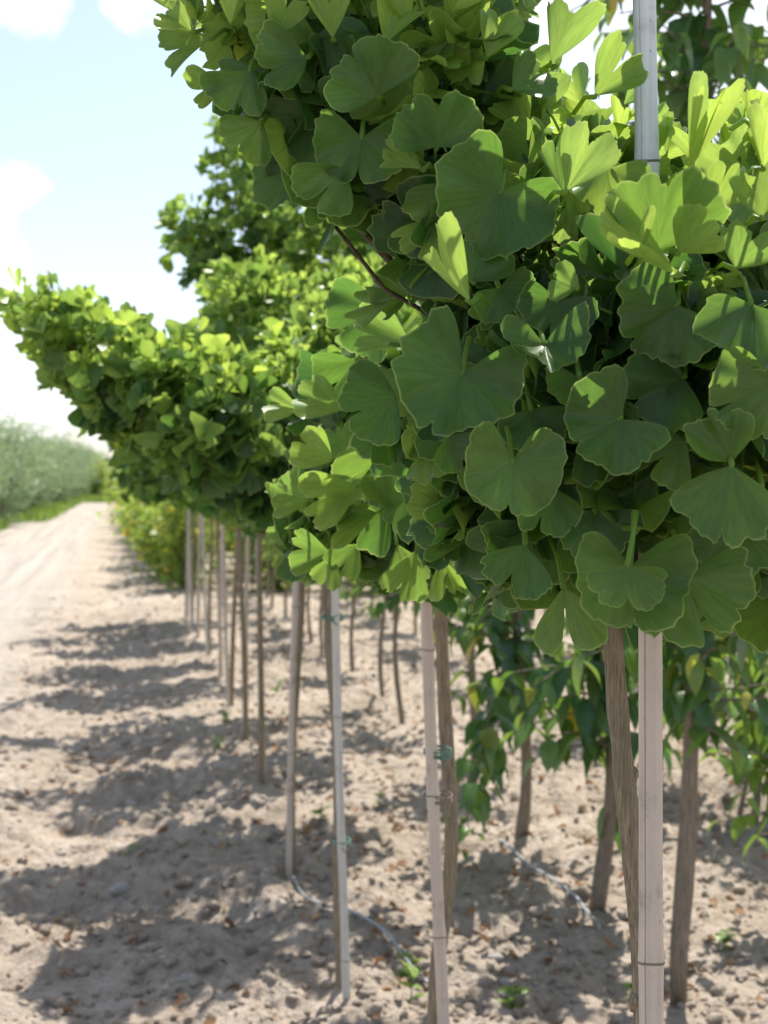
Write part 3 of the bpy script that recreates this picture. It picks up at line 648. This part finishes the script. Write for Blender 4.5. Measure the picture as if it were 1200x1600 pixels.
blobs2 = [B(700, 700, 1.9, 150, 190, .2), B(615, 640, 1.85, 105, 135, .16), B(560, 780, 1.75, 90, 85, .14, .2), B(510, 820, 1.72, 60, 55, .1, .2), B(760, 820, 1.85, 90, 95, .12), B(780, 560, 2.0, 130, 160, .18, .2), B(640, 850, 1.75, 80, 55, .12)]
ginkgo('second ginkgo tree, leaves at the lower left of the nearest crown above its pale stake', [(P(678, 1600, 2.02)[0], 2.02, h0(.07, 2.02)-.02), P(678, 1590, 2.02), P(682, 1500, 2.02), P(700, 1400, 2.02), P(708, 1300, 2.02), P(697, 1150, 2.03), P(688, 950, 2.03), P(690, 800, 2.0)],
       .0115, .0095, blobs2, 2400, .044, (HI, HI_UP), 5, heroes=heroes2, knots=[(P(0, 1290, 2.02)[2], -2.0, .004)])
# --- third tree with the long arm to the left
blobs3 = [B(62, 490, 2.75, 64, 58, .09, .9), B(135, 538, 2.75, 82, 80, .12, .8), B(205, 592, 2.8, 92, 86, .15, .8), B(280, 620, 2.8, 95, 88, .16, .6), B(370, 650, 2.8, 110, 110, .2, .5),
          B(350, 715, 2.8, 75, 58, .16), B(430, 720, 2.9, 80, 80, .2), B(480, 640, 2.95, 100, 140, .2, .45), B(415, 780, 2.85, 42, 38, .1), B(560, 560, 3.0, 110, 120, .2, .4), B(190, 630, 2.8, 55, 45, .1), B(650, 560, 3.0, 110, 120, .25, .4), B(720, 600, 3.1, 100, 100, .25, .4)]  # young values lifted to paint sunlit leaves paler, besides real young growth
ginkgo('third ginkgo tree with a long leafy branch reaching far left over the path', [(P(533, 1577, 2.94)[0], 2.94, h0(-.09, 2.94)-.02), P(531, 1560, 2.94), P(527, 1400, 2.94), P(529, 1280, 2.94), P(524, 1120, 2.94), P(512, 1000, 2.94), P(510, 800, 2.94), P(500, 700, 2.94)],
       .0105, .0085, blobs3, 5200, .046, (MID, MID_UP), 8)
blobs4 = [B(380, 440, 3.85, 60, 45, .14, .9), B(420, 490, 3.85, 90, 75, .2, .8), B(470, 540, 3.85, 110, 90, .25, .8), B(370, 540, 3.85, 60, 60, .14, .8), B(440, 640, 3.9, 120, 120, .25, .1), B(400, 740, 3.9, 80, 60, .18), B(560, 470, 3.9, 70, 60, .2, .6), B(610, 560, 3.95, 110, 100, .3, .4), B(690, 560, 4.0, 90, 90, .25, .4)]  # high young values also carry sun brightness in the leaf colour
ginkgo('fourth ginkgo tree with bright yellow-green top just above the long left branch', [(P(455, 1375, 3.88)[0], 3.88, h0(-.25, 3.88)-.02), P(455, 1200, 3.88), P(462, 1080, 3.88), P(472, 950, 3.88), P(470, 800, 3.88)],
       .0115, .0085, blobs4, 3800, .045, (MID, MID_UP), 9)
blobs5 = [B(350, 205, 4.8, 30, 35, .08, .8), B(375, 270, 4.8, 58, 54, .14, .6), B(300, 355, 4.8, 48, 38, .12, .7), B(360, 380, 4.8, 85, 62, .22, .45), B(450, 330, 4.8, 92, 80, .28, .75), B(520, 390, 4.8, 95, 70, .3, .8), B(340, 420, 4.8, 45, 40, .15), B(580, 390, 4.8, 65, 65, .25, .9),
          B(440, 500, 4.85, 90, 110, .3), B(420, 640, 4.8, 80, 110, .28), B(410, 770, 4.8, 60, 50, .18), B(620, 480, 4.85, 100, 90, .3, .4), B(600, 600, 4.8, 90, 90, .3, .3)]  # young raised to brighten this crown's colour as if sunlit
ginkgo('tall fifth ginkgo tree with a pointed dark crown rising against the sky', [(P(408, 1256, 4.8)[0], 4.8, h0(-.41, 4.8)-.02), P(409, 1100, 4.8), P(405, 950, 4.8), P(405, 800, 4.8), P(420, 560, 4.8)], .0115, .008, blobs5, 5200, .046, (LO, LO_UP), 12, detail=False)
ORD = ['sixth', 'seventh', 'eighth', 'ninth', 'tenth', 'eleventh', 'twelfth']
row = [(385, 1172), (361, 1112), (345, 1060), (326, 1028), (309, 1002), (300, 984), (291, 968)]
for k, (px, py) in enumerate(row):
    g = np.random.default_rng(100+k); b = PG(px, py); Y = b[1]; x0 = b[0]; blobs = []
    zt = 1.75 if k < 3 else 1.6
    for j in range(7):
        blobs.append((np.array([x0+g.uniform(-.42, .42), Y+g.uniform(-.25, .25), g.uniform(1.1, zt)]), g.uniform(.14, .26, 3), g.uniform(0, .4)))
    ea = g.uniform(2.6, 3.7); el = g.uniform(.45, .8)
    for j in range(3): blobs.append((np.array([x0+el*(.6+.2*j)*math.cos(ea), Y+el*(.6+.2*j)*math.sin(ea), 1.4+.12*j]), np.array([.17, .13, .12])*(1-.15*j), .5))
    blobs.append((np.array([x0, Y, 1.02]), np.array([.16, .16, .12]), 0)); blobs.append((np.array([x0, Y, 1.35]), np.array([.25, .25, .22]), 0))
    lean = g.uniform(-.03, .03)
    ginkgo('%s ginkgo tree of the front row, counted from the nearest, with a thin stem' % ORD[k], [(x0, Y, h0(x0, Y)-.02), (x0+lean*.5, Y, .5), (x0+lean*1.4, Y, .8), (x0+lean, Y, 1.1)], .012, .009, blobs, 2600, .050, (LO, LO_UP), 50+k, detail=False)

# stakes
def zpx(py, Y): return P(600, py, Y)[2]
s1b = P(1021, 1600, .99); s1t = P(1004, -60, 1.0); d = (s1b-s1t); s1g = s1b+d/d[2]*(-s1b[2]-.05)*1.0
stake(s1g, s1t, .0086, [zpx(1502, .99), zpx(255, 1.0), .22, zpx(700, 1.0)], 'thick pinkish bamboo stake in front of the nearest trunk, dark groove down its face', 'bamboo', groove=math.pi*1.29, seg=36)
s2b = P(694, 1600, 1.95); s2t = P(655, 700, 1.95); d = s2b-s2t; s2g = s2b+d/d[2]*(-s2b[2]-.05)
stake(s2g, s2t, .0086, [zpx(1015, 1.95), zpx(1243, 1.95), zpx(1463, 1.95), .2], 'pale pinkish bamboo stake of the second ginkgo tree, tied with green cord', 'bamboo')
s3b = P(541, 1600, 2.88); s3t = P(521, 790, 2.88); d = s3b-s3t; s3g = s3b+d/d[2]*(-s3b[2]-.05)
stake(s3g, s3t, .0085, [zpx(1120, 2.88), zpx(1316, 2.88), zpx(1500, 2.88)], 'greyish white stake of the third ginkgo tree, bright in the sun at its top', 'bamboo_grey')
far = [(449, 1378, 466, 3.84, 'fourth'), (413, 1240, 402, 4.76, 'fifth'), (383, 1165, 388, 5.7, 'sixth')]
for px, py, tx, Y, w in far:
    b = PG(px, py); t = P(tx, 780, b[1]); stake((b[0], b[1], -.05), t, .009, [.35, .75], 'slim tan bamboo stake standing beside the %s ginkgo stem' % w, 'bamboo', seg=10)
for k, (px, py) in enumerate(row[1:]):
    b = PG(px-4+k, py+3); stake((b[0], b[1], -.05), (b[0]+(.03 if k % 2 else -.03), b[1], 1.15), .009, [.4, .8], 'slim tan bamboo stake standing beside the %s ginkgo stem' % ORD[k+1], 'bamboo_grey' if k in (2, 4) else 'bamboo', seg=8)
b = PG(306, 970); stake((b[0], b[1], -.03), tuple(P(316, 905, b[1])), .012, [], 'short grey-blue stick leaning beside the far row stems', 'bamboo_grey', seg=8, group=None) if False else None
tie(P(684, 1176, 1.975), .019, .034, 'pale green cord knotted round the second stake and trunk')
tie(P(683, 1246, 1.975), .021, .034, 'thin brown wire round the second stake below the green knot', .0008, mat='node')
tie(P(519, 966, 2.91), .022, .036, 'grey-green band round the third stake near its leafy top')
tie(P(534, 1316, 2.91), .017, .034, 'dark green band low on the third stake')

# ------------------------------------------------------------------ drip hoses
def hose(pix, rad, label):
    pts = []
    for px, py in pix: q = PG(px, py); pts.append((q[0], q[1], float(height(q[0], q[1]))+rad*1.3))
    pts = np.array(pts); t = np.linspace(0, len(pts)-1, 50); P3 = np.stack([np.interp(t, range(len(pts)), pts[:, i]) for i in range(3)], -1)
    for _ in range(6): P3[1:-1] = (P3[:-2]+2*P3[1:-1]+P3[2:])/4
    hh = height(P3[:, 0], P3[:, 1]); hm = np.array([max(hh[max(0, i-3):i+4]) for i in range(len(hh))])
    for _ in range(3): hm[1:-1] = (hm[:-2]+2*hm[1:-1]+hm[2:])/4
    P3[:, 2] = np.maximum(hm, hh)+rad*.8
    mb = MB(); o0 = P3[0].copy(); mb.tube(P3-o0, rad, 10); o = mb.build('irrigation_hose', M['hose'], loc=tuple(o0)); tag(o, label, 'hose', 'thin drip hoses on the soil')
hose([(458, 1386), (470, 1410), (505, 1432), (560, 1465), (620, 1505), (665, 1545), (690, 1560), (705, 1566)], .0038, 'grey drip hose lying from the fourth stem to the second stake')
hose([(782, 1318), (810, 1345), (860, 1388), (905, 1420), (930, 1440), (937, 1465)], .0042, 'pale drip hose behind the nearest trunk ending by a brown stem')

# ------------------------------------------------------------------ rows of young oval-leaved trees
go = np.random.default_rng(21)
OV = [oval_leaf(go, 7, go.uniform(.24, .36), go.uniform(.15, .7), go.uniform(.1, .6)) for _ in range(10)]
OVL = [oval_leaf(go, 4, go.uniform(.28, .38), go.uniform(.1, .6), go.uniform(.1, .6)) for _ in range(6)]
def shoot_leaves(mb, pts, g, size, temps, spacing, young=0.1, droop=.7):
    """alternate leaves along a shoot"""
    pts = np.asarray(pts); seg = np.linalg.norm(np.diff(pts, axis=0), axis=1); L = seg.sum(); n = max(3, int(L/spacing)); cum = np.concatenate([[0], np.cumsum(seg)])
    t = np.linspace(.05*L, L, n); q = np.stack([np.interp(t, cum, pts[:, i]) for i in range(3)], -1)
    ang = np.arange(n)*2.4+g.uniform(0, 6); sd = np.stack([np.cos(ang), np.sin(ang), 0*ang], -1)
    ax = sd+np.array([0, 0, -droop])+g.normal(0, .25, (n, 3)); nm = np.array([0, 0, 1.0])+sd*.5+g.normal(0, .2, (n, 3))
    age = np.clip(young+.5*(t/L)**3+g.normal(0, .08, n), 0, 1); sz = size*g.uniform(.6, 1.15, n)*(1-.35*(t/L)**3)
    pos = q+sd*.012
    scatter(mb, temps, pos, ax, nm, sz, age, g.random(n)*.9+(.1 if g.random() < .15 else 0))
def oval_tree(label, base, H, shoots, size, seed, temps=OV, r0=.013, spacing=.03, lean=(0, 0), bends=None, group='young oval-leaved trees in the rows behind', parts=True, young=.1, name='young_tree'):
    """shoots: list of (height, azimuth, length, rise)"""
    g = np.random.default_rng(seed); base = np.asarray(base, float); root = empty(name, base); tag(root, label, 'tree', group)
    n = 22; t = np.linspace(0, 1, n); tp = np.stack([lean[0]*t+.022*np.sin(t*9+seed), lean[1]*t+.016*np.cos(t*8+seed), t*H], -1); tp -= [tp[0, 0], tp[0, 1], .02]
    if bends is not None:
        zz = np.array([b[2] for b in bends]); tp[:, 0] = np.interp(tp[:, 2], zz, [b[0] for b in bends]); tp[:, 1] = np.interp(tp[:, 2], zz, [b[1] for b in bends])
    mb = MB(); rad = r0*(1-.72*t)*(1+.08*np.sin(t*30+seed)); mb.tube(tp, rad, 10, bump=.03, seed=seed); lf = MB()
    for (z, az, ln, rise) in shoots:
        p0 = np.array([np.interp(z, tp[:, 2], tp[:, 0]), np.interp(z, tp[:, 2], tp[:, 1]), z]); d = np.array([math.cos(az), math.sin(az), rise]); k = np.linspace(0, 1, 7)[:, None]
        pts = p0+d*ln*k+np.array([0, 0, -.35*ln])*k**2+g.normal(0, .012*ln, (7, 3))*k; mb.tube(pts, np.linspace(.004, .0012, 7), 5)
        shoot_leaves(lf, pts, g, size, temps, spacing, young)
    mb.build('trunk', M['bark_brown'], root); lf.build('crown', M['oval'], root)
    return root
def rnd_shoots(g, z0, z1, n, l0, l1, rise=(.1, .9)): return [(g.uniform(z0, z1), g.uniform(0, 6.28), g.uniform(l0, l1), g.uniform(*rise)) for _ in range(n)]
# second row: individually seen stems
r2 = [(1060, 1562, 2.75, 'tall young tree right of the nearest stake, dark leaves high in the top right corner'),
      (932, 1420, 1.55, 'young forked brown stem with drooping dark leaves, left of the nearest trunk'),
      (812, 1312, 1.5, 'young tree with a low spray of dark oval leaves, right of the second stake'),
      (740, 1205, 1.5, 'leaning young brown stem just right of the second ginkgo trunk'),
      (630, 1136, 1.5, 'thin crooked young stem between the second and third stakes, the nearer of two'),
      (599, 1092, 1.45, 'thin straight young stem between the second and third stakes, the farther of two')]
for k, (px, py, H, lb) in enumerate(r2):
    g = np.random.default_rng(300+k); b = PG(px, py)
    if k == 0:
        top = P(1085, 1000, 3.0)-b
        bends = [(0, 0, -.02), (.0, 0, .1), (P(1070, 1300, 3.0)[0]-b[0], 0, zpx(1300, 3.0)), (P(1078, 1020, 3.0)[0]-b[0], 0, zpx(1020, 3.0)), (P(1110, 300, 3)[0]-b[0], .1, 1.8), (P(1130, -100, 3)[0]-b[0], .1, 2.8)]
        sh = rnd_shoots(g, 1.62, 2.7, 80, .12, .36)+rnd_shoots(g, .55, 1.05, 26, .1, .26)+[(.8, .2, .3, .5), (.9, 0.1, .35, .6), (.62, -.2, .28, .3), (1.75, 3.1, .25, .2), (1.85, 2.9, .3, .3), (1.95, 3.3, .22, .3)]
        oval_tree(lb, b, H, sh, .095, 300, r0=.0205, bends=bends, spacing=.026, young=.3)
    elif k == 1:
        oval_tree(lb, b, H, rnd_shoots(g, .42, .95, 24, .14, .32)+rnd_shoots(g, .9, 1.45, 20, .14, .3)+[(.5, 2.7, .25, .1), (.55, 3.4, .22, .2), (.22, .5, .22, 1.6)], .105, 301, r0=.022, lean=(.02, 0), spacing=.028)
    elif k == 2:
        oval_tree(lb, b, H, rnd_shoots(g, .42, .95, 22, .14, .32)+rnd_shoots(g, .9, 1.45, 20, .14, .3)+[(.62, -1.85, .75, -.2), (.55, -1.82, .6, -.15), (.52, -1.92, .72, -.25), (.5, 2.9, .22, 0)], .092, 302, r0=.0195, lean=(.04, 0), spacing=.026)
    elif k == 3:
        oval_tree(lb, b, H, rnd_shoots(g, .52, 1.0, 24, .12, .28)+rnd_shoots(g, .9, 1.45, 20, .14, .3), .09, 303, r0=.018, lean=(.10, 0), spacing=.03)
    else:
        oval_tree(lb, b, H, rnd_shoots(g, .50, 1.4, 40, .12, .28), .085, 300+k, r0=.013, spacing=.032)
# prototypes for the far rows
protos = []
for k in range(7):
    g = np.random.default_rng(400+k)
    protos.append(oval_tree('x', (0, 0, 0), 1.5, rnd_shoots(g, .50 if k % 3 else .32, 1.45, 46, .1, .3), .085, 400+k, temps=OVL, r0=.014, spacing=.03, young=.3+.3*(k % 3 == 0)))
used = [False]*len(protos)
def place(protos, used, k, loc, rz, sc, label, group):
    o = protos[k]; kids = list(o.children)
    if used[k]:
        r = o.copy(); col.objects.link(r)
        for c in kids: d = c.copy(); col.objects.link(d); d.parent = r
        o = r
    used[k] = True
    o.location = loc; o.rotation_euler = (0, 0, rz); o.scale = (sc,)*3; o['label'] = label; o['group'] = group; return o
gp = np.random.default_rng(500)
rows = [(1.22, 7.9, 16, .78, 'slim brown young stem with dark leaves in the second row, far behind the third stake', 'far young trees of the second row'),
        (2.02, 3.7, 16, .80, 'small young tree of the third row, seen blurred between the nearer stems', 'blurred young trees of the third row'),
        (2.85, 4.6, 17, .85, 'small young tree of the fourth row, blurred and bright behind the nearer rows', 'blurred young trees of the fourth row'),
        (3.7, 7.5, 20, 1.0, 'small young tree of the fifth row, a pale blur beyond the others', 'blurred young trees of the fifth row')]
for X0, y0, y1, stp, lb, gr in rows:
    y = y0
    while y < y1:
        yy = y+gp.uniform(-.12, .12); x = X0-.18*yy+gp.uniform(-.05, .05)
        place(protos, used, int(gp.integers(0, 7)), (x, yy, h0(x, yy)-.01), gp.uniform(0, 6.28), gp.uniform(.82, 1.05), lb, gr); y += stp

# ------------------------------------------------------------------ bushes
def bush(name, label, cat, group, H, W, count, size, seed, mat, temps, stems=5, young=.3, low=.05):
    g = np.random.default_rng(seed); root = empty(name, (0, 0, 0)); tag(root, label, cat, group); mb = MB()
    lf = MB(); tips = []
    for s in range(stems*5):
        a = g.uniform(0, 6.28); r = W*g.uniform(.1, 1)**.6; z = H*g.uniform(.45, 1)*(1-.28*(r/W)**2)
        tips.append((r*math.cos(a), r*math.sin(a), z))
    for tpt in tips:
        k = np.linspace(0, 1, 6)[:, None]; pts = np.array(tpt)*k**np.array([1.3, 1.3, .8])+g.normal(0, .03*H, (6, 3))*k*(1-k)
        mb.tube(pts, np.linspace(.010*H/1.4, .002, 6), 5)
        n = count//len(tips); t = g.random(n)**.6; q = np.stack([np.interp(t, k[:, 0], pts[:, i]) for i in range(3)], -1)+g.normal(0, .065*H, (n, 3)); q[:, 2] = np.maximum(q[:, 2], low)
        rd = g.standard_normal((n, 3)); ax = rd+nrm(q-[0, 0, H*.4])*.7; nm = np.array([0, 0, 1.0])+g.standard_normal((n, 3))*.6
        scatter(lf, temps, q, ax, nm, size*g.uniform(.6, 1.2, n), np.clip(young+.4*(q[:, 2]/H-.5)+g.normal(0, .18, n), 0, 1), g.random(n))
    mb.build('trunk', M['bark_brown'], root); lf.build('crown', M[mat], root); return root
bp = [bush('leafy_bush', 'x', 'bush', 'x', 1.45, .55, 1500, .085, 600+k, 'bush', OVL, 4, .45) for k in range(4)]; ub = [False]*4
y = 13.8; i = 0
lab = ['nearest yellow-green bush of the row bordering the path, by the last stakes', 'yellow-green leafy bush in the row bordering the far right of the path']
while y < 62:
    x = .52-.18*y+gp.uniform(-.12, .12)
    o = place(bp, ub, int(gp.integers(0, 4)), (x, y, -.02), gp.uniform(0, 6.28), gp.uniform(.9, 1.08)*min(1.5, 1+.016*(y-14)), lab[0] if i == 0 else lab[1], 'yellow-green bushes along the path')
    if i == 0: del o['group']
    y += .8+.012*y; i += 1
for X0, y0, y1 in ((1.6, 14, 50), (2.6, 13.5, 45), (4.2, 11, 45), (5.6, 9, 42), (7.2, 9, 40)):
    y = y0
    while y < y1:
        x = X0-.18*y+gp.uniform(-.15, .15); place(bp, ub, int(gp.integers(0, 4)), (x, y, -.02), gp.uniform(0, 6.28), gp.uniform(.85, 1.1), 'blurred yellow-green bush in the field seen through the young stems', 'bushes beyond the young trees'); y += 1.1+.02*y
# low leafy saplings at the right edge
for k, (px, py, H, sz, yg, lb) in enumerate([(1215, 1445, .62, .085, .65, 'low bright yellow-green sapling cut by the right edge of the picture'), (1150, 1290, .95, .10, .45, 'pale green sapling with large leaves just right of the tall young tree'), (1235, 1260, 1.1, .10, .5, 'pale green leafy sapling at the right edge behind the low bright one')]):
    g = np.random.default_rng(620+k); b = PG(px, py)
    oval_tree(lb, (b[0], b[1], h0(b[0], b[1])), H, rnd_shoots(g, .18*H+.1, H, 26, .1, .24), sz, 620+k, r0=.009, spacing=.026, young=yg, group='low leafy saplings at the right')
# grey-green hedge left of the path
hp = [bush('hedge_shrub', 'x', 'shrub', 'x', 2.8, 1.0, 3000, .13, 700+k, 'hedge', [oval_leaf(go, 4, .14, .3, .3) for _ in range(4)], 7, .3, .15) for k in range(4)]; uh = [False]*4
y = 24; i = 0
while y < 110:
    for c in range(2):
        x = -3.55-.165*y-c*1.7+gp.uniform(-.25, .25); place(hp, uh, int(gp.integers(0, 4)), (x, y+gp.uniform(-.3, .3), -.02), gp.uniform(0, 6.28), gp.uniform(.72, 1.18), 'grey-green narrow-leaved shrub in the tall hedge left of the path', 'shrubs of the left hedge')
    y += 1.1+.012*y; i += 1
# closing trees at the end of the path
for k, (px, Y, s) in enumerate([(152, 66, 1.1), (172, 70, .9), (125, 68, 1.0), (105, 72, 1.0), (190, 80, 1.1), (235, 85, 1.1)]):
    x = P(px, 745, Y)[0]; place(bp, ub, k % 4, (x, Y, -.03), k, s*1.35, 'distant blurred shrub closing the end of the path', 'distant shrubs at the path end')
# grass
def grass(name, regions, n, size, label):
    g = np.random.default_rng(800); t = [oval_leaf(g, 4, .06, g.uniform(.1, .8), .2) for _ in range(4)]; mb = MB(); pos = []
    for (o0, o1, y0, y1, w) in regions:
        m = int(n*w); Y = g.uniform(y0, y1, m); o = g.uniform(o0, o1, m); X = o-.18*Y; k = vnoise(X*.8, Y*.8, 9) > .42; pos.append(np.stack([X, Y, height(X, Y)], -1)[k])
    pos = np.vstack(pos); m = len(pos); ax = np.array([0, 0, 1.0])+g.normal(0, .35, (m, 3)); nm = g.standard_normal((m, 3))
    scatter(mb, t, pos, ax, nm, size*g.uniform(.5, 1.3, m), g.random(m), g.random(m)*.85); tag(mb.build(name, M['grass']), label, 'grass', kind='stuff')
grass('grass', [(-4.2, -2.5, 22, 100, 1.0), (-2.9, -1.9, 34, 100, .3), (-3, 1, 60, 72, .3)], 24000, .28, 'bright green grass at the foot of the hedge beside the path')
# small weeds
WE = [(340, 1180, 'pale green weed sprig left of the sixth stem'), (350, 1140, 'tiny weed seedling in the shaded soil on the left'), (590, 1262, 'small green weed between the third and second stakes'),
      (640, 1590, 'broad-leaved weed at the bottom edge beside the second stake'), (500, 1292, 'tiny two-leaved seedling left of the third stake'), (432, 1085, 'small weed tuft near the fifth stem'),
      (640, 1540, 'thin upright weed left of the second stake base'), (1130, 1480, 'low weed on the sunny soil at right'), (985, 1570, 'small weed by the foot of the nearest trunk'), (200, 1345, 'dry pale stalk with a green tip in the left shade'), (800, 1590, 'small weed right of the second stake')]
for k, (px, py, lb) in enumerate(WE):
    g = np.random.default_rng(900+k); b = PG(px, py); mb = MB(); n = 10 if k not in (3, 9) else 6; h = .05 if k != 3 else .07
    o0 = (b[0], b[1], h0(b[0], b[1])); st = np.array([(0, 0, -.005), (.004, .002, h*.5), (.008, 0, h)]); mb.tube(st, [.0016, .0013, .0008], 5)
    t = g.random(n); q = np.stack([.008*t, 0*t, h*t], -1); a = g.uniform(0, 6.28, n); ax = np.stack([np.cos(a), np.sin(a), g.uniform(.2, 1.2, n)], -1)
    scatter(mb, OV, q, ax, np.array([0, 0, 1.0])+g.normal(0, .3, (n, 3)), g.uniform(.02, .045, n)*(1.3 if k == 3 else 1), g.uniform(.4, 1, n), g.random(n)*.8)
    o = mb.build('weed', M['grass'], loc=o0); tag(o, lb, 'weed', 'small weeds in the soil')
